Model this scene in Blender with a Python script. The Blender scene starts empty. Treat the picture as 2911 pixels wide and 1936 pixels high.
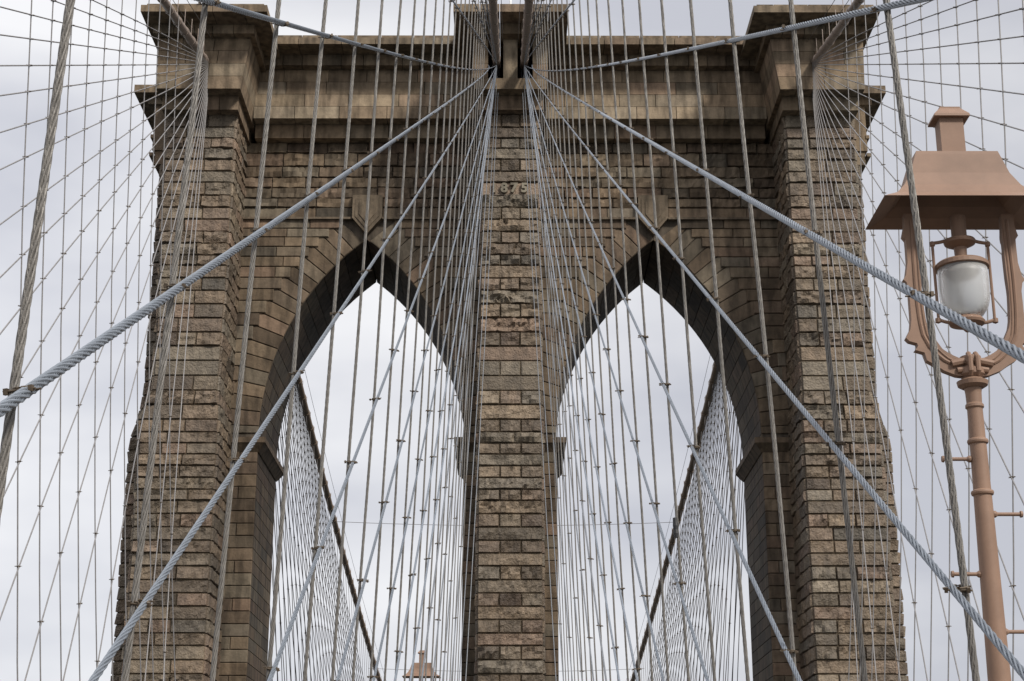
import bpy, math, random
import numpy as np
from mathutils import Vector
R = math.radians
random.seed(7); rng = np.random.default_rng(7)

# ------------------------------------------------------------------ camera, world, sun, exposure
scene = bpy.context.scene
COL = scene.collection
cam = bpy.data.cameras.new("Camera"); co = bpy.data.objects.new("Camera", cam); COL.objects.link(co)
cam.sensor_width = 36.0; cam.lens = 36.0 * 4600.0 / 2911.0
cam.clip_start = 0.1; cam.clip_end = 20000
PITCH = math.atan(1482 / 4600.0)
co.location = (-0.13, 0, 0); co.rotation_euler = (R(90) + PITCH, 0, -R(0.157))
scene.camera = co
SUN_EL, SUN_AZ = 40.0, 139.0          # azimuth measured clockwise from +Y (the view direction)
world = bpy.data.worlds.new("World"); scene.world = world; world.use_nodes = True
nt = world.node_tree; nt.nodes.clear()
N = nt.nodes.new
out = N("ShaderNodeOutputWorld"); bg = N("ShaderNodeBackground"); bg.inputs[1].default_value = 0.1
sky = N("ShaderNodeTexSky"); sky.sky_type = 'NISHITA'; sky.sun_disc = False
sky.sun_elevation = R(SUN_EL); sky.sun_rotation = R(SUN_AZ)
tc = N("ShaderNodeTexCoord"); mp = N("ShaderNodeMapping"); mp.inputs['Scale'].default_value = (1.0, 1.0, 2.4)
mp.inputs['Location'].default_value = (0.35, 0.0, 0.2)
nz = N("ShaderNodeTexNoise"); nz.inputs['Scale'].default_value = 2.0; nz.inputs['Detail'].default_value = 5; nz.inputs['Roughness'].default_value = 0.5
cr = N("ShaderNodeValToRGB")
cr.color_ramp.elements[0].position = 0.41; cr.color_ramp.elements[0].color = (6.1, 6.22, 6.85, 1)
cr.color_ramp.elements[1].position = 0.59; cr.color_ramp.elements[1].color = (9.4, 9.4, 9.6, 1)
mx = N("ShaderNodeMixRGB"); mx.inputs[0].default_value = 0.94
L = nt.links.new
L(tc.outputs['Generated'], mp.inputs[0]); L(mp.outputs[0], nz.inputs[0]); L(nz.outputs[0], cr.inputs[0])
sep = N("ShaderNodeSeparateXYZ"); L(tc.outputs['Generated'], sep.inputs[0])
ov = N("ShaderNodeMapRange"); ov.inputs[1].default_value = 0.5; ov.inputs[2].default_value = 1.0; ov.inputs[3].default_value = 1.0; ov.inputs[4].default_value = 2.3   # an overcast sky is brightest overhead
L(sep.outputs[2], ov.inputs[0])
lr = N("ShaderNodeMapRange"); lr.inputs[1].default_value = -0.30; lr.inputs[2].default_value = 0.32; lr.inputs[3].default_value = 1.06; lr.inputs[4].default_value = 0.93   # thinner cloud to the west
L(sep.outputs[0], lr.inputs[0]); ml = N("ShaderNodeMath"); ml.operation = 'MULTIPLY'; L(ov.outputs[0], ml.inputs[0]); L(lr.outputs[0], ml.inputs[1])
sc_ = N("ShaderNodeVectorMath"); sc_.operation = 'SCALE'; sc_.name = 'overcast'
L(sky.outputs[0], mx.inputs[1]); L(cr.outputs[0], mx.inputs[2]); L(mx.outputs[0], sc_.inputs[0]); L(ml.outputs[0], sc_.inputs['Scale']); L(sc_.outputs[0], bg.inputs[0]); L(bg.outputs[0], out.inputs[0])
sl = bpy.data.lights.new("sun", 'SUN'); sl.energy = 3.9; sl.angle = R(9); sl.color = (1.0, 0.95, 0.87)
so = bpy.data.objects.new("sun", sl); COL.objects.link(so)
sd = Vector((math.sin(R(SUN_AZ)) * math.cos(R(SUN_EL)), math.cos(R(SUN_AZ)) * math.cos(R(SUN_EL)), math.sin(R(SUN_EL))))
so.rotation_euler = sd.to_track_quat('Z', 'Y').to_euler()
scene.view_settings.view_transform = 'Standard'; scene.view_settings.look = 'None'
scene.cycles.diffuse_bounces = 1
scene.view_settings.exposure = 0.0; scene.view_settings.gamma = 1.0

# ------------------------------------------------------------------ materials
def mat(name, base, rough=0.6, metal=0.0, nscale=8.0, var=0.15, bump=0.1, bscale=40.0, attr=False, streak=0.0, spec=0.4, dist=0.02):
    m = bpy.data.materials.new(name); m.use_nodes = True
    t = m.node_tree; b = t.nodes['Principled BSDF']
    b.inputs['Roughness'].default_value = rough; b.inputs['Metallic'].default_value = metal
    b.inputs['Specular IOR Level'].default_value = spec
    tc = t.nodes.new('ShaderNodeTexCoord')
    n1 = t.nodes.new('ShaderNodeTexNoise'); n1.inputs['Scale'].default_value = nscale; n1.inputs['Detail'].default_value = 8; n1.inputs['Roughness'].default_value = 0.65
    t.links.new(tc.outputs['Object'], n1.inputs[0])
    mr = t.nodes.new('ShaderNodeMapRange'); mr.inputs[1].default_value = 0.3; mr.inputs[2].default_value = 0.7
    mr.inputs[3].default_value = 1 - var; mr.inputs[4].default_value = 1 + var
    t.links.new(n1.outputs[0], mr.inputs[0])
    mul = t.nodes.new('ShaderNodeVectorMath'); mul.operation = 'SCALE'
    if attr:
        a = t.nodes.new('ShaderNodeAttribute'); a.attribute_name = 'tint'
        t.links.new(a.outputs['Color'], mul.inputs[0])
    else:
        mul.inputs[0].default_value = base
    t.links.new(mr.outputs[0], mul.inputs['Scale'])
    last = mul.outputs[0]
    if streak:
        mp = t.nodes.new('ShaderNodeMapping'); mp.inputs['Scale'].default_value = (1.5, 1.5, 0.3)
        n3 = t.nodes.new('ShaderNodeTexNoise'); n3.inputs['Scale'].default_value = 1.6; n3.inputs['Detail'].default_value = 6
        t.links.new(tc.outputs['Object'], mp.inputs[0]); t.links.new(mp.outputs[0], n3.inputs[0])
        m3 = t.nodes.new('ShaderNodeMapRange'); m3.inputs[1].default_value = 0.42; m3.inputs[2].default_value = 0.62
        m3.inputs[3].default_value = 1 + streak * .2; m3.inputs[4].default_value = 1 - streak
        t.links.new(n3.outputs[0], m3.inputs[0])
        mu2 = t.nodes.new('ShaderNodeVectorMath'); mu2.operation = 'SCALE'
        t.links.new(last, mu2.inputs[0]); t.links.new(m3.outputs[0], mu2.inputs['Scale']); last = mu2.outputs[0]
    t.links.new(last, b.inputs['Base Color'])
    if bump:
        n2 = t.nodes.new('ShaderNodeTexNoise'); n2.inputs['Scale'].default_value = bscale; n2.inputs['Detail'].default_value = 6
        t.links.new(tc.outputs['Object'], n2.inputs[0])
        bp = t.nodes.new('ShaderNodeBump'); bp.inputs['Strength'].default_value = bump; bp.inputs['Distance'].default_value = dist
        t.links.new(n2.outputs[0], bp.inputs['Height']); t.links.new(bp.outputs[0], b.inputs['Normal'])
    return m
M_ROCK = mat('rock_faced_granite', None, 0.68, nscale=3.5, var=0.26, bump=0.9, bscale=11.0, attr=True, streak=0.25, dist=0.08, spec=.5)
M_STONE = mat('dressed_granite', None, 0.85, nscale=2.6, var=0.2, bump=0.4, bscale=9.0, attr=True, streak=0.42, dist=0.05, spec=.25)
ROPE = (.165, .185, .212); SUSP = (.165, .153, .138); ROPE_THIN = (.15, .157, .168)
M_ROPE = mat('galvanised_rope', None, 0.45, 0.25, attr=True, nscale=14, var=0.2, bump=0.3, bscale=160, dist=0.004)
M_SUSP = mat('warm_weathered_rope', None, 0.5, 0.2, attr=True, nscale=14, var=0.25, bump=0.3, bscale=160, dist=0.004)
M_THIN = mat('weathered_rope', (0.20, 0.19, 0.185), 0.5, 0.3, nscale=6, var=0.2, bump=0)
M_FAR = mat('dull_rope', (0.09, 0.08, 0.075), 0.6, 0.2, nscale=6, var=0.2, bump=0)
M_CLAMP = mat('tarnished_bronze', (0.095, 0.072, 0.05), 0.6, 0.4, nscale=30, var=0.4, bump=0.2, bscale=150, dist=0.003)
M_MAIN = mat('painted_cable_wrap', (0.27, 0.215, 0.18), 0.55, 0.1, nscale=3, var=0.2, bump=0.15, bscale=30)
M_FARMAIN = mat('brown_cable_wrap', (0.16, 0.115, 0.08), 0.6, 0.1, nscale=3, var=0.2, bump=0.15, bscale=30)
M_PAINT = mat('tan_paint', (0.225, 0.138, 0.094), 0.62, 0.0, nscale=5, var=0.13, streak=.12, bump=0.06, bscale=110, dist=0.004)
M_BLACK = mat('black_tape', (0.02, 0.02, 0.022), 0.5, bump=0)
M_WOOD = mat('deck_planks', (0.2, 0.16, 0.12), 0.8, nscale=3, var=0.3, bump=0.2)
M_ROAD = mat('asphalt', (0.05, 0.05, 0.052), 0.9, nscale=3, var=0.2, bump=0.2)
M_WATER = mat('river_water', (0.018, 0.026, 0.028), 0.4, nscale=.05, var=0.2, bump=0.4, bscale=.4, dist=.4)
M_RED = mat('red_cloth', (0.6, 0.03, 0.02), 0.8, bump=0)
M_WHITEC = mat('white_cloth', (0.8, 0.8, 0.8), 0.8, bump=0)
def glass_mat():
    m = bpy.data.materials.new('frosted_glass'); m.use_nodes = True
    b = m.node_tree.nodes['Principled BSDF']
    b.inputs['Base Color'].default_value = (0.68, 0.68, 0.66, 1); b.inputs['Roughness'].default_value = 0.45
    b.inputs['Transmission Weight'].default_value = 0.68; b.inputs['IOR'].default_value = 1.25
    b.inputs['Specular IOR Level'].default_value = 0.7
    return m
M_GLASS = glass_mat()

# ------------------------------------------------------------------ helpers
def link(name, me, m=None, parent=None, loc=None):
    o = bpy.data.objects.new(name, me); COL.objects.link(o)
    if m: me.materials.append(m)
    if parent: o.parent = parent
    if loc is not None: o.location = loc
    return o
def tag(o, label=None, cat=None, group=None, kind=None):
    if label: o['label'] = label
    if cat: o['category'] = cat
    if group: o['group'] = group
    if kind: o['kind'] = kind
    return o
def empty(name, loc=(0, 0, 0)):
    o = bpy.data.objects.new(name, None); COL.objects.link(o); o.location = loc; return o

class MB:
    """collects vertices and faces (with a colour per vertex) for ONE mesh object"""
    def __init__(s): s.v = []; s.f = []; s.c = []; s.n = 0
    def add(s, V, F, tint=(.3, .25, .18)):
        V = np.asarray(V, float); s.v.append(V)
        s.f += [tuple(i + s.n for i in f) for f in F]
        s.c.append(np.tile(np.array([*tint, 1.0]), (len(V), 1))); s.n += len(V)
    def box(s, a, b, tint=(.3, .25, .18)):
        (x0, y0, z0), (x1, y1, z1) = a, b
        V = [(x0, y0, z0), (x1, y0, z0), (x1, y1, z0), (x0, y1, z0), (x0, y0, z1), (x1, y0, z1), (x1, y1, z1), (x0, y1, z1)]
        s.add(V, [(0, 3, 2, 1), (4, 5, 6, 7), (0, 1, 5, 4), (1, 2, 6, 5), (2, 3, 7, 6), (3, 0, 4, 7)], tint)
    def prism(s, poly, axis0, axis1, tint=(.3, .25, .18)):
        """polygon given as 3-D points, extruded along the vector axis1; closed"""
        P = np.array(poly, float); Q = P + np.array(axis1, float); n = len(P)
        F = [tuple(range(n)), tuple(range(2 * n - 1, n - 1, -1))]
        F += [(i, i + n, (i + 1) % n + n, (i + 1) % n) for i in range(n)]
        s.add(np.vstack([P, Q]), F, tint)
    def tube(s, pts, r, sides=8, tint=(.3, .3, .3), lobes=0, pitch=.45, depth=.16, caps=True):
        P = np.array(pts, float); n = len(P)
        rr = np.full(n, r) if np.isscalar(r) else np.array(r, float)
        T = np.gradient(P, axis=0); T /= np.linalg.norm(T, axis=1)[:, None]
        ref = np.array([1., 0, 0]) if abs(T[0][0]) < .9 else np.array([0, 0, 1.])
        U = np.cross(T, ref); U /= np.linalg.norm(U, axis=1)[:, None]; W = np.cross(T, U)
        arc = np.r_[0, np.cumsum(np.linalg.norm(np.diff(P, axis=0), axis=1))]
        th = np.arange(sides) * 2 * math.pi / sides
        if lobes:
            mod = 1 - depth * (1 - np.abs(np.cos(lobes / 2 * (th[None, :] + arc[:, None] * 2 * math.pi / pitch))))
            groove_shade = .30 + .70 * np.clip(np.abs(np.cos(lobes / 2 * (th[None, :] + arc[:, None] * 2 * math.pi / pitch))) * 1.5, 0, 1)  # crevice shade between strands, painted into the vertex tint
        else: mod = np.ones((n, sides)); groove_shade = mod
        rad = rr[:, None] * mod
        V = P[:, None] + rad[..., None] * (np.cos(th)[None, :, None] * U[:, None] + np.sin(th)[None, :, None] * W[:, None])
        F = []
        for i in range(n - 1):
            a = i * sides; b = a + sides
            F += [(a + j, a + (j + 1) % sides, b + (j + 1) % sides, b + j) for j in range(sides)]
        if caps: F += [tuple(range(sides - 1, -1, -1)), tuple(range((n - 1) * sides, n * sides))]
        s.add(V.reshape(-1, 3), F, tint); s.c[-1][:, :3] *= groove_shade.reshape(-1, 1)
    def lathe(s, prof, center, sides=24, tint=(.3, .3, .3), sx=1, sy=1):
        V = []; n = len(prof)
        for r, z in prof:
            for k in range(sides):
                a = 2 * math.pi * k / sides; V.append((center[0] + r * sx * math.cos(a), center[1] + r * sy * math.sin(a), z))
        F = [(i * sides + j, i * sides + (j + 1) % sides, (i + 1) * sides + (j + 1) % sides, (i + 1) * sides + j) for i in range(n - 1) for j in range(sides)]
        F += [tuple(range(sides - 1, -1, -1)), tuple(range((n - 1) * sides, n * sides))]
        s.add(V, F, tint)
    def build(s, name, m, parent=None, smooth=False, loc=None):
        V = np.vstack(s.v)
        if loc is not None: V = V - np.array(loc)
        me = bpy.data.meshes.new(name); me.from_pydata(V.tolist(), [], s.f)
        ca = me.color_attributes.new('tint', 'FLOAT_COLOR', 'POINT'); ca.data.foreach_set('color', np.vstack(s.c).ravel())
        if smooth: me.polygons.foreach_set('use_smooth', [True] * len(me.polygons))
        me.update()
        return link(name, me, m, parent, loc)

PAL = [(.27, .195, .125), (.29, .215, .14), (.25, .185, .125), (.31, .235, .155), (.26, .215, .155), (.29, .255, .19), (.22, .165, .115),
       (.27, .195, .14), (.30, .20, .14), (.235, .215, .17), (.20, .16, .115), (.32, .26, .18)]
def pick(k=1.0, idx=None):
    c = PAL[rng.integers(len(PAL)) if idx is None else idx]; c = tuple(.55 * a + .45 * b for a, b in zip(c, (.270, .194, .130))); j = .54 * k * (1 + rng.uniform(-.22, .2)) * (.66 if rng.random() < .15 else 1) * (1.25 if rng.random() < .06 else 1)
    return tuple(x * j for x in c)
MORTAR = (.33, .25, .155)

def stone(mb, c, n, proud=.08, rough=.10, cell=.13, gap=.023, tint=None, back=.1, edge=.35, flat=False):
    """one ashlar block laid on the quad c (bl, br, tr, tl): a drafted margin round a split, uneven face"""
    c = np.array(c, float); n = np.array(n, float)
    w = np.linalg.norm(c[1] - c[0]); w2 = np.linalg.norm(c[2] - c[3]); h = max(np.linalg.norm(c[3] - c[0]), np.linalg.norm(c[2] - c[1])); W = max(w, w2)
    if W < .06 or h < .06: return
    g = gap
    gs, gt = min(.4, g / W), min(.4, g / h)
    nx = max(3, int(round(W / cell))); nz = max(3, int(round(h / cell)))
    s_ = np.linspace(gs, 1 - gs, nx + 1); t_ = np.linspace(gt, 1 - gt, nz + 1)
    # a narrow margin
    s_[1] = gs + min(.035 / W, .3 / nx); s_[-2] = 1 - s_[1]; t_[1] = gt + min(.035 / h, .3 / nz); t_[-2] = 1 - t_[1]
    S, T = np.meshgrid(s_, t_)
    P = ((1 - S)[..., None] * (1 - T)[..., None] * c[0] + S[..., None] * (1 - T)[..., None] * c[1]
         + S[..., None] * T[..., None] * c[2] + (1 - S)[..., None] * T[..., None] * c[3])
    H = np.full(S.shape, proud)
    if not flat:
        kx = max(2, int(W / .5) + 1); kz = max(2, int(h / .35) + 1)
        co_ = rng.normal(0, 1, (kz + 1, kx + 1))
        a = S * kx; b = T * kz; i0 = np.clip(a.astype(int), 0, kx - 1); j0 = np.clip(b.astype(int), 0, kz - 1); fa = a - i0; fb = b - j0
        low = co_[j0, i0] * (1 - fa) * (1 - fb) + co_[j0, i0 + 1] * fa * (1 - fb) + co_[j0 + 1, i0] * (1 - fa) * fb + co_[j0 + 1, i0 + 1] * fa * fb
        ridge = rng.normal(0, 1, S.shape)
        tilt = rng.normal(0, .5) * (T - .5) + rng.normal(0, .3) * (S - .5)
        H = proud + rough * np.clip(.6 + .5 * low + .24 * ridge + tilt, -.1, 1.9)
    m = np.zeros(S.shape, bool); m[0, :] = m[-1, :] = m[:, 0] = m[:, -1] = True
    H = np.where(m, proud * edge, H)
    V = P + H[..., None] * n
    # ring at the back
    idx = np.arange(S.size).reshape(S.shape)
    ring = list(idx[0, :]) + list(idx[1:, -1]) + list(idx[-1, -2::-1]) + list(idx[-2:0:-1, 0])
    Vf = V.reshape(-1, 3); Vb = P.reshape(-1, 3)[ring] - back * n
    F = []
    for j in range(nz):
        for i in range(nx):
            F.append((idx[j, i], idx[j, i + 1], idx[j + 1, i + 1], idx[j + 1, i]))
    k = len(ring); base = S.size
    F += [(base + i, base + (i + 1) % k, ring[(i + 1) % k], ring[i]) for i in range(k)]
    mb.add(np.vstack([Vf, Vb]), F, tint or pick())

# ------------------------------------------------------------------ the stone tower
TOWER = empty('stone_tower', (0, 87.8, -45))
tag(TOWER, 'brown granite bridge tower with two tall pointed arches', 'bridge tower')
def P_(mb, name, m): 
    o = mb.build(name, m); o.parent = TOWER; o.matrix_parent_inverse = TOWER.matrix_world.inverted() if False else o.matrix_parent_inverse
    o.location = Vector((0, 0, 0)) - Vector(TOWER.location); return o
YP, YW, YB = 80.4, 84.3, 91.3           # face of the pilasters, of the wall, back of the wall
ZTOP, ZSPR = 38.85, 21.9
rows_pil = [38.85, 38.07, 37.42, 36.81, 36.16, 35.47, 34.82, 34.05, 33.36, 32.68, 31.97, 31.3, 30.63, 30.05, 29.34, 28.64, 27.89, 27.11, 26.33,
            25.57, 24.78, 23.97, 23.17, 22.41, 21.62, 20.95, 20.37, 19.79, 19.18, 18.56, 17.95, 17.37, 16.7, 16.02, 15.34, 14.7, 14.05, 13.36,
            12.7, 12.04, 11.39, 10.72, 10.11, 9.42, 8.74]
z = 8.74
while z > -3: z -= .67; rows_pil.append(z)
def sm(z, a, b): return min(1, max(0, (z - a) / (b - a)))
def w_in(z): return 15.0 + .12 * sm(z, 22.3, 22.6) * (1 - sm(z, 24, 30))
def w_out(z): return 18.95 - .5 * sm(z, 21.9, 23.4) + .25 * sm(z, 26, 36)
def b_out(z): return 21.05 - .6 * sm(z, 22.0, 24.4)
def c_half(z): return 1.63 - .03 * sm(z, 22, 24) - .1 * sm(z, 24, 38)
# --- pilaster shafts
def course(mb, z0, z1, xa0, xb0, xa1, xb1, y, cuts, kind, rowtint=None, proud=.07, rough=.1):
    """stones of one course on a face looking at -Y"""
    cs = [0] + cuts + [1]
    for a, b in zip(cs[:-1], cs[1:]):
        q = [(xa0 + (xb0 - xa0) * a, y, z0), (xa0 + (xb0 - xa0) * b, y, z0), (xa1 + (xb1 - xa1) * b, y, z1), (xa1 + (xb1 - xa1) * a, y, z1)]
        stone(mb, q, (0, -1, 0), proud, rough, tint=rowtint() if rowtint else None, flat=(kind == 'flat'))
FLATROWS = {19, 20, 21}
cen = MB()
for i, (z1, z0) in enumerate(zip(rows_pil[:-1], rows_pil[1:])):
    h0, h1 = c_half(z0), c_half(z1)
    dated = abs(z1 - 34.82) < .02 or False
    cuts = [] if i % 2 == (1 if i < 20 else 1) else [.335 + rng.uniform(-.01, .01), .665 + rng.uniform(-.01, .01)]
    if dated: cuts = []
    big = rng.random() < .35
    if i in FLATROWS: pr, ro = .05, .02
    elif dated: pr, ro = .05, .0
    else: pr, ro = .08, (.17 if big else .09)
    it = rng.integers(len(PAL)); lo = {20: 5, 8: 4, 12: 9}.get(i)
    course(cen, z0, z1, -h0, h0, -h1, h1, YP, cuts, 'flat' if dated else 'rock', (lambda: pick(1.12, lo)) if (lo is not None or not cuts) else (lambda: pick(1.08)), pr, ro)
cen.box((-1.45, YP + .05, -6), (1.45, YW, 38.8), MORTAR)
for s in (-1, 1):
    cen.add([(s * 1.45, YP + .02, -6), (s * 1.6, YP + .02, -6), (s * 1.58, YP + .02, 22), (s * 1.48, YP + .02, 38.8), (s * 1.45, YP + .02, 38.8),
             (s * 1.45, YW, -6), (s * 1.6, YW, -6), (s * 1.58, YW, 22), (s * 1.48, YW, 38.8), (s * 1.45, YW, 38.8)],
            [(0, 1, 2, 3, 4), (1, 6, 7, 2), (2, 7, 8, 3)], MORTAR)
    for i, (z1, z0) in enumerate(zip(rows_pil[:-1], rows_pil[1:])):
        h = c_half(z0)
        for ya, yb in ((YP, YP + 1.7 + .3 * (i % 2)), (YP + 1.7 + .3 * (i % 2), YW)):
            q = [(s * h, ya, z0), (s * h, yb, z0), (s * h, yb, z1), (s * h, ya, z1)]
            stone(cen, q, (s, 0, 0), .05, .07, cell=.22)
P_(cen, 'pier', M_ROCK)
for s in (-1, 1):
    mb = MB()
    for i, (z1, z0) in enumerate(zip(rows_pil[:-1], rows_pil[1:])):
        xi0, xi1, xo0, xo1 = w_in(z0), w_in(z1), w_out(z0), w_out(z1)
        if i in FLATROWS: cuts = [.62] if i == 21 else []; pr, ro = .06, .03
        else:
            cuts = [[.28, .58], [.33], [.3, .63], [.55]][i % 4]; cuts = [c + rng.uniform(-.04, .04) for c in cuts]; pr, ro = .06, rng.choice([.07, .11, .17])
            if s > 0: cuts = sorted(cuts)
        a0, b0, a1, b1 = (xi0, xo0, xi1, xo1) if s > 0 else (-xo0, -xi0, -xo1, -xi1)
        course(mb, z0, z1, a0, b0, a1, b1, YP, cuts, 'rock', (lambda: pick(1.1, 5)) if i == 20 else (lambda: pick(1.05)), pr, ro * .8)
        # inner face, looking towards the arch
        sp = YP + (1.5 if i % 2 else 2.5)
        for ya, yb in ((YP, sp), (sp, YW)):
            q = [(s * xi0, ya, z0), (s * xi0, yb, z0), (s * xi1, yb, z1), (s * xi1, ya, z1)]
            stone(mb, q if s < 0 else q[::1], (-s, 0, 0), .04, .07, cell=.16)
        # outer face of the front pilaster
        for ya, yb in ((YP, YP + 3.3), (YP + 3.3, 87.0)):
            q = [(s * xo0, ya, z0), (s * xo0, yb, z0), (s * xo1, yb, z1), (s * xo1, ya, z1)]
            stone(mb, q, (s, 0, 0), .06, .1, cell=.3)
    for (za, zb) in ((-6, 22.0), (22.0, 24.0), (24.0, 38.8)):
        xa = min(abs(w_out(za)), abs(w_out(zb))) - .1
        mb.box((min(s * 15.1, s * xa), YP + .05, za), (max(s * 15.1, s * xa), 95.2, zb), MORTAR)
    P_(mb, 'pier', M_ROCK)
    # side buttress, proud of the pier on its outer flank
    mb = MB()
    for i, (z1, z0) in enumerate(zip(rows_pil[:-1], rows_pil[1:])):
        xo = w_out(z0) - .1; b0, b1 = b_out(z0), b_out(z1)
        a0, c0, a1, c1 = (xo, b0, xo, b1) if s > 0 else (-b0, -xo, -b1, -xo)
        course(mb, z0, z1, a0, c0, a1, c1, 87.0, [] if i % 2 else [.45], 'rock', lambda: pick(.95), .05, .07)
        for k in range(4):
            ya = 87.0 + 1.65 * k; yb = ya + 1.65
            q = [(s * b0, ya, z0), (s * b0, yb, z0), (s * b1, yb, z1), (s * b1, ya, z1)]
            stone(mb, q, (s, 0, 0), .03, .06, cell=.25)
    for (za, zb, xx) in ((-6, 22, 20.95), (22, 24.4, 20.6), (24.4, 43, 20.35)):
        mb.box((min(s * 18.3, s * xx), 87.05, za), (max(s * 18.3, s * xx), 93.55, zb), MORTAR)
    P_(mb, 'side_buttress', M_ROCK)

# --- arches: geometry of the pointed opening (centre line x = +-8)
AX = 8.0; RC, CX, CZ, RE = 14.12, 8.62, 21.9, 15.75   # arc centre lies 8.62 beyond the centre line
rows_w = [38.94, 38.29, 37.47, 36.79, 36.17, 35.54, 34.97, 34.25, 33.69, 33.17, 32.6, 32.01, 31.41, 30.77, 30.1, 29.42, 28.7, 27.97, 27.19,
          26.42, 25.66, 24.81, 24.06, 23.22, 22.35, 21.62]
def x_in(z):    # half width of the opening at height z
    return 5.5 if z <= CZ else max(0., math.sqrt(max(0, RC ** 2 - (z - CZ) ** 2)) - CX)
def x_ex(z): return math.sqrt(max(0, RE ** 2 - (z - CZ) ** 2)) - CX
wall = MB()
lowrows = [21.62]; z = 21.62
while z > -3: z -= .66; lowrows.append(z)
def wall_row(z0, z1, xa, xb, flat, k=1.0, proud=.1, rough=.04, ln=(1.5, 2.6)):
    """fills [xa, xb] with stones of about ln metres"""
    x = xa; first = True
    while xb - x > .05:
        l = rng.uniform(*ln)
        if xb - x - l < .7: l = xb - x
        stone(wall, [(x, YW, z0), (x + l, YW, z0), (x + l, YW, z1), (x, YW, z1)], (0, -1, 0), proud, rough, gap=.016, tint=pick(k), flat=flat, cell=.16, edge=.8 if proud > .08 else .6)
        x += l
for i, (z1, z0) in enumerate(zip(rows_w[:-1], rows_w[1:])):
    if z0 >= 34.2:      # above the string line: rock-faced courses right across
        key = z0 < 35.5
        rg = .02 if z0 < 34.6 else .11
        for s in (-1, 1):
            spans = [(1.5, 15.05)] if not key else [(1.5, AX - .84), (AX + .84, 15.05)]
            for a, b in spans:
                a, b = (a, b) if s > 0 else (-b, -a)
                wall_row(z0, z1, a, b, False, .98, .05, rg)
    else:
        xe = x_ex((z0 + z1) / 2)
        for s in (-1, 1):
            segs = []
            if AX + xe < 15.0: segs.append((AX + xe, 15.05))
            if AX - xe > 1.7: segs.append((1.5, AX - xe))
            for a, b in segs:
                a, b = (a, b) if s > 0 else (-b, -a)
                wall_row(z0, z1, a, b, False, 1.0, .13, .02)
for i, (z1, z0) in enumerate(zip(lowrows[:-1], lowrows[1:])):
    for s in (-1, 1):
        for a, b in ((13.5, 15.05), (1.6, 2.5)):
            cut = a + (.62 if i % 3 == 1 else 0) * (b - a)
            aa, bb = (a, b) if s > 0 else (-b, -a)
            if i % 3 == 1 and b - a > 1:
                m_ = aa + .6; wall_row(z0, z1, aa, m_, False, .95, .04, .02); wall_row(z0, z1, m_, bb, False, .95, .04, .02)
            else: wall_row(z0, z1, aa, bb, False, .95, .04, .02, (3, 4))
# backing of the wall (thin slab behind the stones), sliced by height so that it leaves the openings free
zs = [-6, ZSPR] + list(np.arange(ZSPR + .5, 33.0, .5)) + [33.07, 38.8]
for a, b in zip(zs[:-1], zs[1:]):
    xm0, xm1 = x_in(a), x_in(b)
    for s in (-1, 1):
        for sg in (-1, 1):   # outer / inner half
            e = 15.2 if sg > 0 else 1.4
            V = [(s * (AX + sg * xm0), YW + .03, a), (s * e, YW + .03, a), (s * e, YW + .03, b), (s * (AX + sg * xm1), YW + .03, b)]
            V += [(x, YB, z_) for x, y, z_ in V]
            wall.add(V, [(0, 1, 2, 3), (7, 6, 5, 4)] + ([(0, 3, 7, 4)] if False else []), (.10, .08, .06))
P_(wall, 'spandrel_wall', M_STONE)
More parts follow.
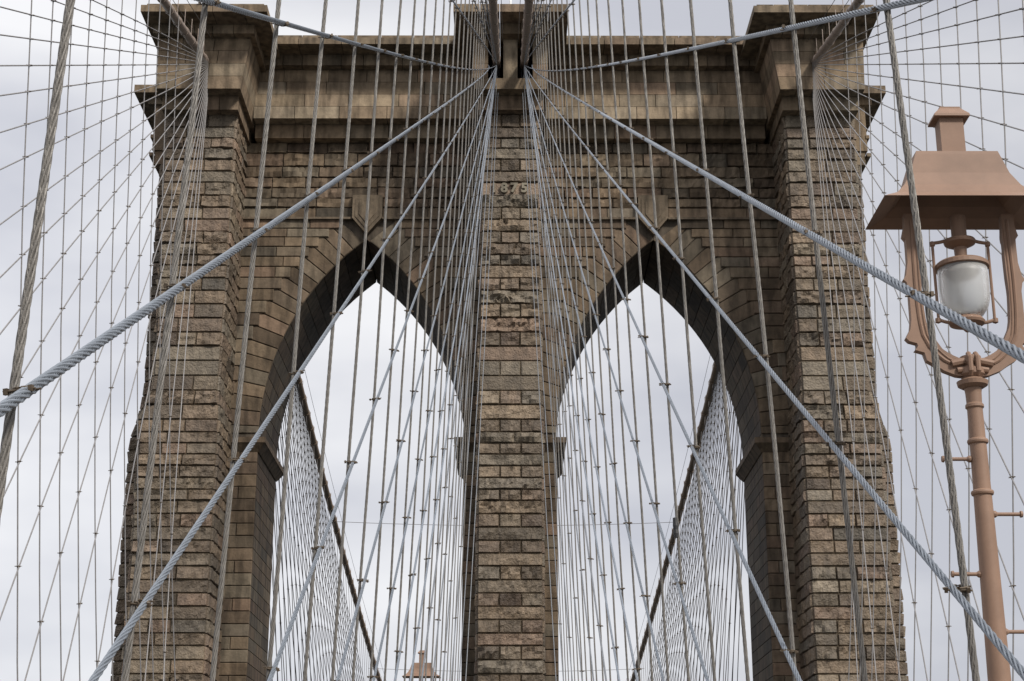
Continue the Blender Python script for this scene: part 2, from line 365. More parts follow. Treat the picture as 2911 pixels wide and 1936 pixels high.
# soffits and jambs: blocks lining each opening
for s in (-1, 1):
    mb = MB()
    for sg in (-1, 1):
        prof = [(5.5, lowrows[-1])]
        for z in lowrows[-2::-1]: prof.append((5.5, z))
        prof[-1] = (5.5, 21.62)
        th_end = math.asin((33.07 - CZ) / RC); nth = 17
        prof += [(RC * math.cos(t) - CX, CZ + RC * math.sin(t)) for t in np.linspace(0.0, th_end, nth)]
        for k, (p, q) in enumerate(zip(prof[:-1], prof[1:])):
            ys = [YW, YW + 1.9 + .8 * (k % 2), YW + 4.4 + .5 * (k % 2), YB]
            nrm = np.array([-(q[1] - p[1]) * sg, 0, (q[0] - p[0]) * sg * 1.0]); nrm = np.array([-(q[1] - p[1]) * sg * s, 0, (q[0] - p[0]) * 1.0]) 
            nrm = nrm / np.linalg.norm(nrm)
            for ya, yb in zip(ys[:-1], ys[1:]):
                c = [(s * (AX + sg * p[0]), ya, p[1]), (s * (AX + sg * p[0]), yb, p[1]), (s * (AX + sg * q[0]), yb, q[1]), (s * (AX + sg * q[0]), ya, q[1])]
                stone(mb, c, nrm, .0, .0, cell=.9, gap=.02, tint=pick(.5), flat=True, back=.12)  # darker tint puts the shade under the arch into the stone colour
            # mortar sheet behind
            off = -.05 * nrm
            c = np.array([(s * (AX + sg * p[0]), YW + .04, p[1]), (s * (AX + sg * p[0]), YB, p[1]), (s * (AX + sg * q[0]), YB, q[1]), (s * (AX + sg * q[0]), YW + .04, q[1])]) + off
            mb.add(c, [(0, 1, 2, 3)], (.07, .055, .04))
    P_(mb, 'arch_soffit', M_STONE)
    # voussoirs, radiating; their outer ends run under the stepped courses
    mb = MB()
    for sg in (-1, 1):
        angs = [0.0]
        for z in rows_w[::-1]:
            if 22.3 < z <= 34.3:
                t = math.asin(min(1, (z - CZ) / RE)); angs.append(t)
        t_end = math.acos(CX / (RE + .1))
        # the joint directions follow the steps; stop at the centre line
        for k, (t0, t1) in enumerate(zip(angs[:-1], angs[1:])):
            if RC * math.cos(t0) - CX < 0: break
            def pt(t, r): return (max(0.0, r * math.cos(t) - CX), CZ + r * math.sin(t))
            lo0, lo1, hi0, hi1 = pt(t0, RC), pt(t1, RC), pt(t0, RE + .75), pt(t1, RE + .75)
            c = [lo0, hi0, hi1, lo1]
            cap = 15.2 - AX if sg > 0 else AX - 1.4
            c = [(min(x, cap), min(z_, 34.22)) for x, z_ in c]
            if RC * math.cos(t1) - CX < 0: c[3] = (0.0, CZ + math.sqrt(RC ** 2 - CX ** 2))
            c3 = [(s * (AX + sg * x), YW, z_) for x, z_ in c]
            stone(mb, c3, (0, -1, 0), .035, .02, cell=.22, gap=.022, tint=pick(.98), edge=.6)
    P_(mb, 'arch_ring', M_STONE)
    # keystone panel: three pentagons, each sunk or raised in the one below
    mb = MB()
    for (w, zt, zsn, zb, pr, t) in ((.83, 35.6, 34.24, 33.24, .42, 1.08), (.66, 35.36, 34.31, 33.52, .465, 1.02), (.44, 35.15, 34.42, 33.86, .51, 1.1)):
        poly = [(s * AX - w, zt), (s * AX - w, zsn), (s * AX, zb), (s * AX + w, zsn), (s * AX + w, zt)]
        mb.prism([(x, YW - pr, z_) for x, z_ in poly], None, (0, pr + .0, 0), tuple(c * t for c in (.125, .096, .066)))
        wi = w - .03
    P_(mb, 'keystone', M_STONE)
# string line under the rock-faced field
for s in (-1, 1):
    for a, b in ((1.5, AX - .84), (AX + .84, 15.05)):
        a, b = (a, b) if s > 0 else (-b, -a)
        mb = MB(); mb.box((a, YW - .30, 34.2), (b, YW + .02, 34.32), (.13, .10, .07)); P_(mb, 'string_course', M_STONE)
# corbels at the springing
for s in (-1, 1):
    for sg in (-1, 1):
        mb = MB(); e = s * (AX + sg * 5.5)
        d = -s * sg          # into the opening
        xo = e - d * (1.45 if sg > 0 else .85)
        pr = .42 if sg > 0 else .5
        def ex(p): return (e + d * p)
        def slab(p0, p1, f0, f1, z0, z1, tint):
            A = [(xo, YW - f0, z0), (ex(p0), YW - f0, z0), (ex(p0), YB + f0, z0), (xo, YB + f0, z0)]
            B = [(xo, YW - f1, z1), (ex(p1), YW - f1, z1), (ex(p1), YB + f1, z1), (xo, YB + f1, z1)]
            mb.add(A + B, [(0, 3, 2, 1), (4, 5, 6, 7), (0, 1, 5, 4), (1, 2, 6, 5), (2, 3, 7, 6), (3, 0, 4, 7)], tint)
        slab(pr, pr, .38, .38, 21.32, 21.62, (.125, .09, .06))
        slab(.06, pr - .03, .05, .36, 20.86, 21.317, (.10, .075, .05))
        P_(mb, 'corbel', M_STONE)
# --- friezes, bands and cornices, stepped out one over the other
def blocks(mb, x0, x1, y0, y1, z0, z1, ln=2.0, k=1.0, x0t=None, x1t=None, dark=False):
    """a course of close-fitting dressed blocks along x with 1 cm joints"""
    x0t = x0 if x0t is None else x0t; x1t = x1 if x1t is None else x1t
    n = max(1, int(round((x1 - x0) / ln)))
    ph = rng.uniform(-.45, .45)
    cuts = [0] + sorted(min(.97, max(.03, (i + ph + rng.uniform(-.15, .15)) / n)) for i in range(1, n)) + [1]
    for a, b in zip(cuts[:-1], cuts[1:]):
        g = .017; hz = .012 if z1 - z0 > .6 and ln > 1.3 else .004
        A = [(x0 + (x1 - x0) * a + g, y0, z0 + hz), (x0 + (x1 - x0) * b - g, y0, z0 + hz), (x0 + (x1 - x0) * b - g, y1, z0 + hz), (x0 + (x1 - x0) * a + g, y1, z0 + hz)]
        B = [(x0t + (x1t - x0t) * a + g, y0, z1 - hz), (x0t + (x1t - x0t) * b - g, y0, z1 - hz), (x0t + (x1t - x0t) * b - g, y1, z1 - hz), (x0t + (x1t - x0t) * a + g, y1, z1 - hz)]
        c = pick(k); c = tuple(.75 * u + .25 * v for u, v in zip(c, (.25, .19, .125)))
        mb.add(A + B, [(0, 3, 2, 1), (4, 5, 6, 7), (0, 1, 5, 4), (1, 2, 6, 5), (2, 3, 7, 6), (3, 0, 4, 7)], c)
def slab(mb, a, b, t=(.2, .16, .11)): mb.box(a, b, t)
for s in (-1, 1):
    a, b = (1.9, 14.45) if s > 0 else (-14.45, -1.9)
    mb = MB()
    blocks(mb, a, b, 83.59, YB, 38.94, 39.77, 2.4, 1.5)
    for z0, z1 in ((39.77, 40.52), (40.52, 41.28), (41.28, 42.04), (42.04, 42.79)):
        blocks(mb, a, b, 82.77, YB + .6, z0, z1, 2.6, 1.75)
    P_(mb, 'frieze', M_STONE)
    mb = MB()
    blocks(mb, a, b, 82.18, YB + 1, 42.79, 43.44, 1.1, 1.05)
    blocks(mb, a, b, 80.89, YB + 2, 43.44, 43.85, 2.2, .95)
    blocks(mb, a, b, 81.2, YB + 1.6, 43.85, 44.15, 2.2, .95)
    P_(mb, 'cornice', M_STONE)
# pilaster capitals
for s in (-1, 1):
    mb = MB()
    def sx(a, b): return (a, b) if s > 0 else (-b, -a)
    def bl(a, b, y0, y1, z0, z1, ln=1.4, k=1.3, at=None, bt=None):
        x0, x1 = sx(a, b); t0, t1 = sx(at if at is not None else a, bt if bt is not None else b)
        blocks(mb, x0, x1, y0, y1, z0, z1, ln, k, t0, t1)
    bl(14.75, 18.9, 79.62, 95.9, 38.77, 39.59, 1.6)
    for i in range(4):
        z0 = 39.59 + .76 * i; t0, t1 = i / 4, (i + 1) / 4
        bl(14.52 - .4 * t0, 19.1 + .1 * t0, 78.74, 96.6, z0, z0 + .76, 1.5, 1.35, 14.52 - .4 * t1, 19.1 + .1 * t1)
    bl(13.84, 19.35, 78.22, 97.2, 42.63, 43.17, 1.1)
    bl(12.98, 19.75, 76.81, 98.4, 43.17, 43.57, 1.8, .95)
    bl(13.2, 19.5, 77.1, 98.0, 43.57, 43.8, 1.8, .95)
    P_(mb, 'capital', M_STONE)
    mb = MB()   # capital of the side buttress, further out and further back
    bl(18.9, 20.85, 87.0, 93.7, 38.85, 39.7, 1.2); bl(19.1, 21.0, 86.9, 93.8, 39.7, 42.6, 1.2)
    bl(19.35, 21.4, 86.7, 94.0, 42.6, 43.1, 1.2)
    bl(19.75, 22.15, 86.2, 94.4, 43.1, 44.9 - 1.3, 1.6, .95)
    for zc_, yy in ((40.6, 87.0), (39.45, 87.0)):
        bl(20.9, 21.15, yy - .15, 93.8, zc_ - .12, zc_ + .1, 9)
    P_(mb, 'side_capital', M_STONE)
mb = MB()   # centre capital, with the two cable slots either side of a stone fin
blocks(mb, -1.78, 1.78, 79.75, 96, 38.85, 39.69, 9, 1.1)
blocks(mb, -1.98, 1.98, 78.95, 96.5, 39.69, 40.35, 9, 1.1)
blocks(mb, -.40, .40, 79.05, 81.5, 40.35, 42.75, 9, 1.1)
for s in (-1, 1):
    a, b = (1.2, 2.05) if s > 0 else (-2.05, -1.2)
    blocks(mb, a, b, 78.95, 96.5, 40.35, 41.2, 9, 1.2); blocks(mb, a, b, 78.95, 96.5, 41.2, 42.75, 9, 1.1)
blocks(mb, -1.19, 1.19, 84.0, 92, 40.35, 42.75, 9, .6)
blocks(mb, -2.3, -.56, 78.44, 97, 42.75, 43.41, 1.1, 1.0); blocks(mb, .56, 2.3, 78.44, 97, 42.75, 43.41, 1.1, 1.0); blocks(mb, -.55, .55, 78.44, 97, 42.75, 43.41, 2, 1.0)
blocks(mb, -3.08, 3.13, 77.21, 98, 43.41, 43.88, 1.3, .95)
P_(mb, 'capital', M_STONE)
mb = MB()   # small ledge of the parapet and the roof behind the cornices
mb.box((-18, 83.5, 43.0), (18, 93, 43.8), (.2, .16, .12))
P_(mb, 'roof', M_STONE)
# the date
for ch, xx in zip('1875', (-.88, -.33, .21, .75)):
    fc = bpy.data.curves.new('numeral', 'FONT'); fc.body = ch; fc.size = .72; fc.extrude = .09; fc.offset = .03; fc.bevel_depth = 0
    fo = bpy.data.objects.new('tmp', fc); COL.objects.link(fo); bpy.context.view_layer.update()
    dg = bpy.context.evaluated_depsgraph_get(); me = bpy.data.meshes.new_from_object(fo.evaluated_get(dg)); bpy.data.objects.remove(fo)
    me.name = 'numeral'
    V = np.array([v.co[:] for v in me.vertices]); zc0 = (V[:, 1].max() + V[:, 1].min()) / 2; xc0 = (V[:, 0].max() + V[:, 0].min()) / 2
    for v in me.vertices:
        x, y, z_ = v.co; v.co = ((x - xc0) + xx, YP - .15 - z_, (y - zc0) + 34.46)
    ca = me.color_attributes.new('tint', 'FLOAT_COLOR', 'POINT'); ca.data.foreach_set('color', [.21, .185, .14, 1] * len(me.vertices))
    o = link('numeral', me, M_STONE); o.parent = TOWER; o.location = -Vector(TOWER.location)
mb = MB(); mb.box((-1.5, YP - .12, 34.06), (1.5, YP + .05, 34.13), (.16, .13, .1)); P_(mb, 'string_course', M_STONE)
# ------------------------------------------------------------------ flag on the summit
fl = empty('flagpole', (0.02, 88, 44.0)); tag(fl, 'flagpole with a red flag on the summit between the cables', 'flagpole')
mb = MB(); mb.tube([(0.02, 88, 43.9), (0.02, 88, 52)], .07, 10, (.7, .7, .7)); mb.build('pole', M_WHITEC, fl, loc=(0.02, 88, 44)).location = (0, 0, 0)
mb = MB(); W_, H_ = 14, 6
Vv = []; 
for i in range(W_ + 1):
    for j in range(H_ + 1):
        Vv.append((.1 + i * .02 + .0 * j, .12 * math.sin(i * .9) , 4.4 - i * .09 - j * .16 + 1.2))
Ff = [(i * (H_ + 1) + j, (i + 1) * (H_ + 1) + j, (i + 1) * (H_ + 1) + j + 1, i * (H_ + 1) + j + 1) for i in range(W_) for j in range(H_)]
mb.add(Vv, Ff); mb.build('flag', M_RED, fl)

# ------------------------------------------------------------------ the cable nets
ZTC, YT = 41.8, 80.2
def zc(Y):
    s = 80.4 - Y; return 41.8 - .32 * s + .00066 * s * s
def x_inner(Y, z):
    c = .75 + .0042 * (80.4 - Y); return 2.0 - (2.0 - c) * z / zc(Y)
def x_outer(Y, z):
    x = 13.0 + .115 * z - .0014 * z * z
    if Y > 57: x += 1.2 * ((Y - 57) / 23.4) ** 2 * z / 42
    return x
def zf(Y):
    s = Y - 88; return 43.8 - .32 * s + .00066 * s * s
def x_far(Y, z):
    c = 15.75 - .0245 * (Y - 118); return c + (12.8 - c) * max(0, (zf(Y) - z)) / (zf(Y) + 2)
BOT = -2.6
def ordinal(n):
    w = ['first', 'second', 'third', 'fourth', 'fifth', 'sixth', 'seventh', 'eighth', 'ninth', 'tenth', 'eleventh', 'twelfth', 'thirteenth', 'fourteenth', 'fifteenth',
         'sixteenth', 'seventeenth', 'eighteenth', 'nineteenth', 'twentieth']
    return w[n]
# one bronze clamp: two U-bands round the crossing ropes with bolt ends
def clamp_mesh(k=1.0):
    mb = MB()
    for dz in (-.009, .011):
        pts = [(.05 * k * math.cos(a) + .004, .036 * k * math.sin(a), dz * k) for a in np.linspace(0, 2 * math.pi, 15)]
        mb.tube(pts, .0075 * k, 6)
    mb.tube([(-.085 * k, -.03 * k, .004), (-.05 * k, -.034 * k, 0), (.05 * k, -.034 * k, 0), (.09 * k, -.03 * k, -.003)], .007 * k, 6)
    mb.tube([(-.088 * k, .034 * k, -.006), (.085 * k, .036 * k, .004)], .006 * k, 6)
    for sx_ in (-1, 1): mb.box((sx_ * .068 * k - .008, -.046 * k, -.012), (sx_ * .068 * k + .008, -.022 * k, .012))
    me = mb.build('clamp', M_CLAMP).data; bpy.data.objects.remove(bpy.data.objects['clamp']); return me
CL = clamp_mesh(.74); CLB = clamp_mesh(.85); CLD = clamp_mesh(1.1)
def put_clamp(parent, p, me, org, tilt=0):
    o = bpy.data.objects.new('clamp', me); COL.objects.link(o); o.parent = parent
    o.location = (p[0] - org[0], p[1] - org[1], p[2] - org[2]); o.rotation_euler = (random.uniform(-.25, .25) + .25, random.uniform(-.12, .12) + tilt, random.uniform(-.3, .3))
NETS = {
    'walk_left': dict(sg=-1, fx=x_inner, Y0=5.75, n=33, zero=[2.68, 5.85, 10.2, 14.3, 18.2, 21.7, 25.2, 28.8, 33.5, 39, 45, 52, 60, -1.0, -5.0, -9.3, -13.6, -18],
                      where='left rope net beside the walkway', side='left'),
    'walk_right': dict(sg=1, fx=x_inner, Y0=7.45, n=32, zero=[2.55, 5.3, 9.5, 13.9, 17.9, 21.6, 25.2, 28.8, 33.5, 39, 45, 52, 60, -0.85, -5.2, -9.3, -13.6, -18],
                       where='right rope net beside the walkway', side='right'),
    'outer_left': dict(sg=-1, fx=x_outer, Y0=56.4 - 5 * 2.27, n=15, zero=[3.9, 8.0, 11.7, 16.5, 20.5, 24.2, 28.5, 32.7, 36.9, 41.1, 45.3, 49.5, 53.7, 58, 62, .2, -4, -8.2, -12.5, -17],
                       where='outer net at the left edge', side='left'),
    'outer_right': dict(sg=1, fx=x_outer, Y0=58.0 - 7 * 2.27, n=17, zero=[3.6, 7.7, 11.5, 16.3, 20.3, 24.2, 28.5, 32.7, 36.9, 41.1, 45.3, 49.5, 53.7, 58, 62, -.3, -4, -8.2, -12.5, -17],
                        where='outer net behind the lamp', side='right')}
SPREAD = {28.8: .12, 33.5: .26, 39: .27, 45: .14, 52: -.02, 60: -.12}   # the steep stays hang from sockets set side by side
def stay_line(z0, Y):     # straight from the saddle to its foot on the deck
    z = ZTC * (Y - z0) / (YT - z0)
    if -1.1 < z0 < -.8: t = (Y - 4) / 76; z -= 1.6 * t * (1 - t) * (t > 0)     # the longest ropes sag a little
    return z
for key, nd in NETS.items():
    sg, fx, side = nd['sg'], nd['fx'], nd['side']
    inner = fx is x_inner
    Ys = [nd['Y0'] + 2.27 * i for i in range(nd['n'])]
    Ys = [y for y in Ys if y < (57.5 if inner else 68)]
    for i, Y in enumerate(Ys):
        top = zc(Y); zz = np.linspace(BOT, top, 14)
        if inner and Y < 30:
            hi = min(top, .66 * Y + 1.2); nseg = int((hi - BOT) / (.026 if Y < 16 else .045))
            zz = np.r_[np.linspace(BOT, hi, nseg), top] if hi < top - .1 else np.linspace(BOT, top, nseg)
        wob = random.uniform(-.012, .012)
        pts = [(sg * (fx(Y, z_) + .022) + wob * math.sin(z_ * .9 + i), Y, z_) for z_ in zz]
        mb = MB(); org = pts[0]
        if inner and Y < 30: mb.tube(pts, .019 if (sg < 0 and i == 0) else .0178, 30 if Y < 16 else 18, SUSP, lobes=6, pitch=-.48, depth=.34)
        else: mb.tube(pts, (.0178 if Y < 44 else .016) if inner else .022, 7, SUSP)
        o = mb.build('suspender_rope', M_SUSP if inner else M_THIN, loc=org, smooth=False)
        if inner and i < 9:
            lb = f'{ordinal(i)} vertical suspender rope in from the {side} edge, {nd["where"]}' if i else f'thickest vertical suspender rope, nearest the {side} edge of the picture'
        elif inner:
            lb = f'thin vertical suspender rope crowded against the central pier, on its {side}'
        else:
            if Y < 66: lb = f'{ordinal(i)} thin upright rope in from the {side} edge, {nd["where"]}'
            else: lb = f'thin upright rope of the outer net in front of the {side} stone pier'
        tag(o, lb, 'suspender rope', f'{side} walkway suspender ropes' if inner else f'{side} outer suspender ropes')
    for j, z0 in enumerate(nd['zero']):
        far_end = YT - .2
        down = z0 >= -3
        Ylow = z0 + 1.0 - 2.6 / (ZTC / (YT - z0)) if z0 > 2 else 2.6
        Ylow = max(Ylow, 2.6) if inner else max(Ylow, 36.0)
        shift = .027
        if inner and down and j < 5 or (inner and z0 in (-1.0, -0.85)):
            Yn = np.arange(Ylow, 26, .0165 if z0 < 8 else .02); Yf = np.linspace(26.2, far_end, 30); YY = np.r_[Yn, Yf]; near = True
        else: YY = np.linspace(Ylow, far_end, 34); near = False
        # at the saddle the stays gather at the slot of the tower
        def X(Y):
            return sg * (fx(Y, stay_line(z0, Y)) - shift + (SPREAD.get(z0, 0) * min(1, stay_line(z0, Y) / 36) + (.5 * (stay_line(z0, Y) / 41.8) ** 6 if 2 < z0 < 3 else 0)) * (1 if inner else 0))
        pts = [(X(Y), Y, stay_line(z0, Y)) for Y in YY]
        end_x = sg * (.8 if inner else 16.75)
        mb = MB(); org = pts[0]
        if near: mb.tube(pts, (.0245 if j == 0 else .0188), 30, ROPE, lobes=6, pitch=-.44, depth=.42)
        else: mb.tube(pts, (.020 if z0 < 33 else .018) if inner else .023, 8, ROPE if z0 < 26 else ROPE_THIN)
        o = mb.build('stay_rope', M_ROPE if inner else M_THIN, loc=org)
        if inner:
            if z0 < -3: lb = f'diagonal stay rope rising over the walkway from the tower summit, {side} net'
            elif j < 6: lb = (f'thick twisted stay rope, uppermost of those descending to the {side} edge' if j == 0 else f'{ordinal(j)} diagonal stay rope below the uppermost, {nd["where"]}')
            elif z0 < 0: lb = f'stay rope sagging across the parapet and up to the top {side} corner'
            else: lb = f'steep thin stay rope bundled close to the central pier, on its {side}'
        else:
            lb = (f'{ordinal(j)} diagonal stay rope counting down from the level one, {nd["where"]}' if j < 7 else
                  (f'steep stay rope of the outer net fanned over the {side} stone pier' if z0 > 1 else
                   (f'nearly level stay rope of the outer net, {side} of the tower' if z0 > -1 else f'stay rope of the outer net rising away from the {side} capital')))
        tag(o, lb, 'stay rope', f'{side} walkway stay ropes' if inner else f'{side} outer stay ropes')
        for Y in Ys:
            if Y <= Ylow + .1 or Y > (64 if inner else 76): continue
            z_ = stay_line(z0, Y)
            if z_ > min(zc(Y) - .3, .62 * Y + .6) or z_ < .05 * Y - .3: continue
            me_ = CL if (inner and Y < 16) else (CLB if inner else CLD)
            put_clamp(o, (X(Y) + sg * .023, Y, z_), me_, org)
# main cables, with their bands and hand ropes
def main_cable(sg, fx, fz, Ya, Yb, rad, label, m, mfar=False, ang=0):
    YY = np.linspace(Ya, Yb, 40); pts = [(sg * fx(Y, fz(Y)), Y, fz(Y)) for Y in YY]; org = pts[0]
    mb = MB(); mb.tube(pts, rad, 16); o = mb.build('main_cable', m, loc=org, smooth=True)
    tag(o, label, 'main cable', 'main cables of the bridge')
    y = min(Ya, Yb) + 1.5
    while y < max(Ya, Yb) - 1:
        p = np.array((sg * fx(y, fz(y)), y, fz(y))); q = np.array((sg * fx(y + .22, fz(y + .22)), y + .22, fz(y + .22)))
        mb = MB(); mb.tube([p, q], rad * 1.16, 14); mb.tube([p + (0, 0, rad), p + (0, 0, rad + 1.0)], .018, 5)
        b = mb.build('cable_band', m, o, loc=tuple(p)); b.location = Vector(p) - Vector(org)
        y += 2.27 * (1 if not mfar else 1.0)
    for dx in (-.34, .34):
        mb = MB(); mb.tube([(x + dx, Y, z_ + rad + 1.0) for x, Y, z_ in pts], .016, 5)
        b = mb.build('hand_rope', M_FAR, o, loc=tuple(org)); b.location = (0, 0, 0)
    return o
main_cable(-1, x_inner, zc, 84, 40, .2, 'heavy main cable entering the slot just left of the stone fin', M_MAIN)
main_cable(1, x_inner, zc, 84, 40, .2, 'heavy main cable entering the slot just right of the stone fin', M_MAIN)
def x_oc(Y, z): return 16.6 - .06 * (80.4 - Y)
main_cable(-1, x_oc, zc, 79.5, 40, .2, 'heavy main cable rising from the left capital to the top edge', M_MAIN)
main_cable(1, x_oc, zc, 79.5, 40, .2, 'heavy main cable rising from the right capital to the top edge', M_MAIN)
# beyond the tower
for sg, side in ((-1, 'left'), (1, 'right')):
    off = -.3
    fxx = lambda Y, z_, sg=sg: x_far(Y, z_) + (-.28 * sg)
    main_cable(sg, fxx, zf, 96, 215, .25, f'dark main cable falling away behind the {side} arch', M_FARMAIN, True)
    Ys = [97.5 + 2.27 * i for i in range(44)]
    for Y in Ys:
        zz = np.linspace(-1, zf(Y), 6)
        pts = [(sg * fxx(Y, z_), Y, z_) for z_ in zz]
        mb = MB(); mb.tube(pts, .022 if Y > 130 else .025, 5)
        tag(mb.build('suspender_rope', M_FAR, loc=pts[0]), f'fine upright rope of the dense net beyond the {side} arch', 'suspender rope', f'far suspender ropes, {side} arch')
    for k in range(26):
        foot = 101 + 4.4 * k; zt = 42.0
        YY = np.linspace(95.5, foot, 16)
        pts = [(sg * (fxx(Y, zt * (foot - Y) / (foot - 95.5)) - .05), Y, zt * (foot - Y) / (foot - 95.5)) for Y in YY]
        mb = MB(); mb.tube(pts, .026, 5)
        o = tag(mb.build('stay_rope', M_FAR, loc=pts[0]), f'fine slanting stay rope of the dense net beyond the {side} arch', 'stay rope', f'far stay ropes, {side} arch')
        for Y in Ys:
            if Y < foot - 1 and Y > 100:
                z_ = zt * (foot - Y) / (foot - 95.5)
                if .12 * Y < z_ < .34 * Y and z_ < zf(Y) - .5: put_clamp(o, (sg * (fxx(Y, z_) - .02), Y, z_), CLD, pts[0])
# horizontal tie wires between the far cables
for Y, zz_, lb in ((141.5, 28.7, 'thin level wire strung between the two far cables, halfway up the arches'), (180, 20.2, 'faint level wire strung between the far cables, low in the arches')):
    mb = MB(); pts = [(x, Y, zz_ - .35 * (1 - (x / 15.2) ** 2)) for x in np.linspace(-15.4, 14.9, 20)]; mb.tube(pts, .022, 5)
    tag(mb.build('tie_wire', M_FAR, loc=pts[0]), lb, 'wire')
# black sleeve taped round one suspender
Yt_ = NETS['walk_right']['Y0'] + 2.27 * 5
def sleeve_pts(Y, a, b): return [(x_inner(Y, z_), Y, z_) for z_ in np.linspace(a, b, 6)]
kz = lambda py: math.tan(PITCH + math.atan((968 - py) / 4600.0))
sl_ = sleeve_pts(Yt_, kz(1528) * Yt_, kz(1472) * Yt_)
mb = MB(); mb.tube(sl_, [.028, .033, .029, .034, .03, .028], 12)
tag(mb.build('tape_sleeve', M_BLACK, loc=sl_[0]), 'black tape sleeve wrapped round one suspender rope in the right arch', 'sleeve')

# ------------------------------------------------------------------ lamps on the promenade
def make_lamp(x, y, zb, label):
    """zb: height of the eave; everything is measured from it"""
    root = empty('street_lamp', (x, y, zb - 5.5)); tag(root, label, 'street lamp', 'tan promenade lamps')
    r0 = Vector((x, y, zb - 5.5))
    def put(mb, name, parent=None, m=M_PAINT, smooth=False, dz=0):
        o = mb.build(name, m, smooth=smooth); o.parent = parent or root; o.location = (0, 0, 5.5 + dz) if parent is None else (0, 0, 0); return o
    mb = MB()   # flared hipped roof, hollow beneath
    prof = [(.495, .272, -.004), (.487, .264, 0.0), (.40, .205, .045), (.345, .165, .11), (.295, .135, .20), (.252, .115, .33), (.245, .11, .352)]
    V = []; F = []
    for (a, b, z_) in prof: V += [(-a, -b, z_), (a, -b, z_), (a, b, z_), (-a, b, z_)]
    inn = [(.485, .262, -.004), (.39, .195, .04), (.33, .155, .10), (.28, .125, .18)]
    base = len(V)
    for (a, b, z_) in inn: V += [(-a, -b, z_), (a, -b, z_), (a, b, z_), (-a, b, z_)]
    for i in range(len(prof) - 1):
        for j in range(4): F.append((i * 4 + j, i * 4 + (j + 1) % 4, i * 4 + 4 + (j + 1) % 4, i * 4 + 4 + j))
    F.append(tuple(len(prof) * 4 - 4 + j for j in range(4)))
    for i in range(len(inn) - 1):
        for j in range(4): F.append((base + i * 4 + (j + 1) % 4, base + i * 4 + j, base + i * 4 + 4 + j, base + i * 4 + 4 + (j + 1) % 4))
    F.append(tuple(base + len(inn) * 4 - 1 - j for j in range(4)))
    F += [((j + 1) % 4, j, base + j, base + (j + 1) % 4) for j in range(4)]
    mb.add(V, F); roof = put(mb, 'roof')
    mb = MB(); mb.box((-.072, -.055, .352), (.072, .055, .60)); ch = put(mb, 'chimney', roof)
    mb = MB(); A = [(-.108, -.085, .6), (.108, -.085, .6), (.108, .085, .6), (-.108, .085, .6)]; B = [(-.106, -.083, .616), (.106, -.083, .616), (.106, .083, .616), (-.106, .083, .616)]
    C = [(-.062, -.05, .665), (.062, -.05, .665), (.062, .05, .665), (-.062, .05, .665)]
    D = [(a, b, .675) for a, b, c in C]
    V = A + B + C + D; F = [(3, 2, 1, 0), (12, 13, 14, 15)] + [(i * 4 + j, i * 4 + (j + 1) % 4, i * 4 + 4 + (j + 1) % 4, i * 4 + 4 + j) for i in range(3) for j in range(4)]
    mb.add(V, F); put(mb, 'chimney_cap', roof)
    # lyre-shaped bracket: outlines in half, thickened
    OUT = [(.325, -.02), (.329, -.10), (.344, -.16), (.327, -.183), (.326, -.22), (.327, -.33), (.342, -.41), (.360, -.438), (.342, -.456), (.331, -.51), (.332, -.69), (.341, -.746),
           (.371, -.80), (.353, -.82), (.309, -.833), (.304, -.85), (.323, -.874), (.270, -.89), (.259, -.937), (.214, -.964), (.163, -1.0), (.094, -1.028), (0, -1.04)]
    INN = [(0, -.93), (.083, -.92), (.16, -.874), (.206, -.80), (.236, -.737), (.247, -.69), (.253, -.60), (.257, -.51), (.252, -.42), (.251, -.33), (.25, -.256), (.256, -.215), (.248, -.183), (.247, -.16), (.253, -.10), (.253, -.02)]
    for s in (-1, 1):
        mb = MB()
        n = 40
        def resamp(P):
            P = np.array(P); d = np.r_[0, np.cumsum(np.linalg.norm(np.diff(P, axis=0), axis=1))]; d /= d[-1]
            t = np.linspace(0, 1, n); return np.c_[np.interp(t, d, P[:, 0]), np.interp(t, d, P[:, 1])]
        # pair up points by height so the strip never folds
        O = np.array(OUT); I = np.array(INN[::-1])
        def dd(P): d = np.r_[0, np.cumsum(np.linalg.norm(np.diff(P, axis=0), axis=1))]; return d / d[-1]
        t = np.unique(np.r_[dd(O), np.linspace(0, 1, 30)])
        OO = np.c_[np.interp(t, dd(O), O[:, 0]), np.interp(t, dd(O), O[:, 1])]; II = np.c_[np.interp(t, dd(I), I[:, 0]), np.interp(t, dd(I), I[:, 1])]
        k = len(t); V = []; th = .026
        for (px, pz), (qx, qz) in zip(OO, II):
            V += [(s * px, -th, pz), (s * qx, -th, qz), (s * qx, th, qz), (s * px, th, pz)]
        F = []
        for i in range(k - 1):
            for j in range(4): F.append((i * 4 + j, i * 4 + (j + 1) % 4, i * 4 + 4 + (j + 1) % 4, i * 4 + 4 + j))
        F += [(3, 2, 1, 0), tuple(k * 4 - 4 + j for j in range(4))]
        mb.add(V, F)
        tt = np.linspace(.04, .97, 26); SM = np.array([(.09, -.975), (.17, -.93), (.235, -.86), (.272, -.78), (.284, -.69), (.289, -.60), (.292, -.45), (.290, -.30), (.286, -.15), (.286, -.03)])
        sx2 = np.interp(tt, dd(SM), SM[:, 0]); sz2 = np.interp(tt, dd(SM), SM[:, 1])
        mb.tube([(s * a, -.026, b) for a, b in zip(sx2, sz2)], .011, 6); mb.tube([(s * (a - .024), -.026, b + (.012 if b < -.85 else 0)) for a, b in zip(sx2, sz2)], .006, 6)
        put(mb, 'bracket')
    mb = MB()   # burner stem and upper disc
    mb.lathe([(.045, .05), (.045, -.085)], (0, 0)); mb.lathe([(.03, -.085), (.088, -.1), (.095, -.112), (.09, -.125), (.05, -.145), (.038, -.15), (.034, -.24), (.05, -.25)], (0, 0))
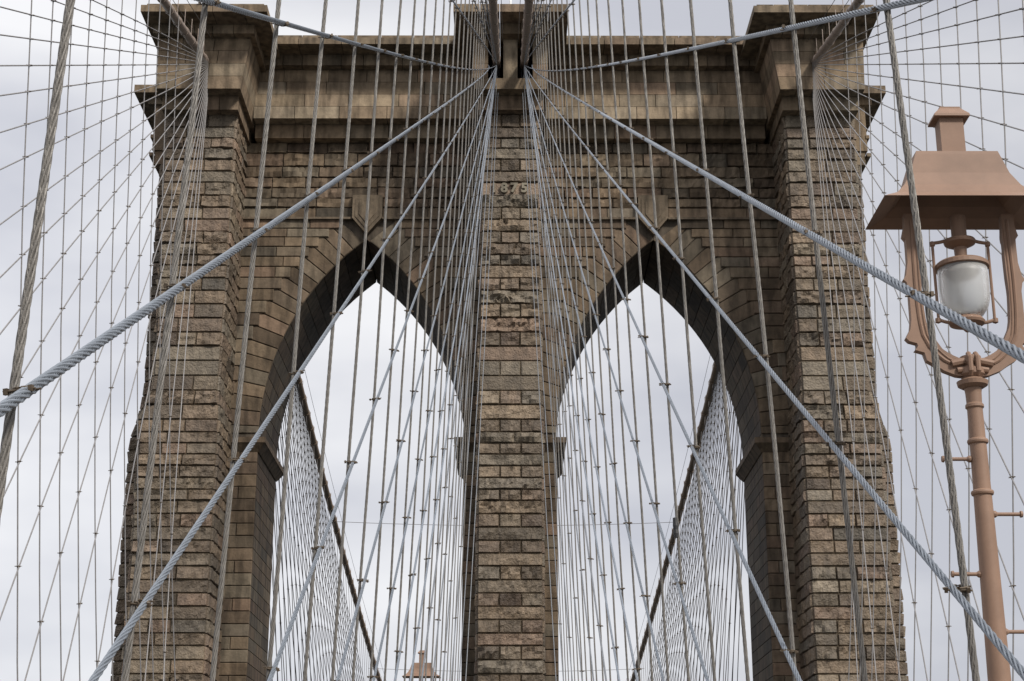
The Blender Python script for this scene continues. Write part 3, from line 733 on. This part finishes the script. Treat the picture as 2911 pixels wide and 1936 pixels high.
    put(mb, 'stem', dz=-.08)
    mb = MB(); mb.lathe([(.06, -.235), (.14, -.25), (.155, -.262), (.157, -.285), (.145, -.29)], (0, 0), 32); put(mb, 'glass_rim', dz=-.075)
    mb = MB(); mb.lathe([(.143, -.288), (.146, -.34), (.147, -.42), (.142, -.49), (.128, -.54), (.1, -.58), (.06, -.6)], (0, 0), 32); put(mb, 'globe', m=M_GLASS, smooth=True, dz=-.075)
    mb = MB(); mb.lathe([(.05, -.592), (.09, -.605), (.105, -.625), (.10, -.64), (.03, -.665), (.012, -.685)], (0, 0), 28); put(mb, 'lower_cap', dz=-.07)
    mb = MB()   # cage of thin rods round the globe
    for s in (-1, 1):
        for dy in (0,):
            mb.tube([(s * .165, dy, -.135), (s * .165, dy, -.60)], .009, 8)
            mb.tube([(s * .07, dy, -.105), (s * .12, dy, -.118), (s * .165, dy, -.125)], .011, 8); mb.tube([(s * .06, dy, -.63), (s * .12, dy, -.62), (s * .17, dy, -.605)], .011, 8)
            mb.lathe([(.001, -.11), (.016, -.118), (.016, -.142), (.001, -.15)], (s * .165, dy), 10); mb.lathe([(.001, -.59), (.017, -.598), (.017, -.622), (.001, -.63)], (s * .168, dy), 10)
    put(mb, 'cage', dz=-.075)
    mb = MB()   # clasp and capital, then the post with rings
    mb.lathe([(.03, -1.0), (.06, -1.01), (.065, -1.05), (.05, -1.07), (.075, -1.09), (.075, -1.12), (.055, -1.14), (.07, -1.15), (.09, -1.16), (.085, -1.185), (.06, -1.20)], (0, 0), 24)
    for s in (-1, 1):
        mb.tube([(s * .02, -.035, -1.0), (s * .022, -.07, -1.03), (s * .022, -.07, -1.11), (s * .02, -.05, -1.13)], .016, 8)
        mb.tube([(s * .03, -.03, -1.04), (s * .12, -.03, -1.06)], .022, 8); mb.tube([(s * .03, -.03, -1.09), (s * .09, -.03, -1.10)], .018, 8)
    put(mb, 'clasp', dz=.10)
    mb = MB()
    mb.lathe([(.050, -1.10), (.046, -1.13), (.044, -1.19), (.052, -1.20), (.053, -1.215), (.044, -1.225), (.046, -1.40), (.058, -1.408), (.060, -1.418), (.057, -1.428), (.047, -1.434),
              (.050, -1.70), (.062, -1.708), (.064, -1.718), (.061, -1.728), (.051, -1.735), (.064, -2.9), (.08, -5.2), (.14, -5.25), (.15, -5.5)], (0, 0), 56)
    post = put(mb, 'post', smooth=False)
    for s, z_ in ((-1, -1.52), (1, -1.84), (-1, -2.18), (1, -2.50)):
        mb = MB(); mb.tube([(s * .05, 0, z_), (s * .062, 0, z_), (s * .075, 0, z_), (s * .20, 0, z_), (s * .203, 0, z_), (s * .215, 0, z_)], [.02, .02, .011, .011, .02, .018], 10); put(mb, 'ladder_rest')
    return root
lamp = make_lamp(2.565, 9.0, 3.71, 'tan lamp post with frosted glass lantern at the right edge')
def copy_tree(o, parent=None):
    c = o.copy(); COL.objects.link(c); c.parent = parent
    for ch in list(o.children): copy_tree(ch, c)
    return c
l2 = copy_tree(lamp); l2.location = (-2.35, 42.5, 4.55 - 5.5)
l2['label'] = 'small distant tan lantern roof showing at the bottom of the left arch'

# ------------------------------------------------------------------ deck, roadways and river below the view
def sheet(name, pts, m, kind='structure'):
    me = bpy.data.meshes.new(name); me.from_pydata(pts, [], [tuple(range(len(pts)))]); o = link(name, me, m); tag(o, kind=kind); return o
SL = .02
mb = MB(); y0, y1 = -60, 240
mb.add([(-1.9, y0, -1.65 + SL * y0 - .4), (1.9, y0, -1.65 + SL * y0 - .4), (1.9, y1, -1.65 + SL * y1 - .4), (-1.9, y1, -1.65 + SL * y1 - .4),
        (-1.9, y0, -1.65 + SL * y0), (1.9, y0, -1.65 + SL * y0), (1.9, 79, -1.65 + SL * 79), (-1.9, 79, -1.65 + SL * 79)], [(4, 5, 6, 7)], (.2, .16, .12))
tag(mb.build('promenade', M_WOOD), kind='structure')
sheet('road', [(-13, y0, -6.5 + SL * y0), (13, y0, -6.5 + SL * y0), (13, y1, -6.5 + SL * y1), (-13, y1, -6.5 + SL * y1)], M_ROAD)
sheet('river', [(-9500, -9500, -46), (9500, -9500, -46), (9500, 9500, -46), (-9500, 9500, -46)], M_WATER)
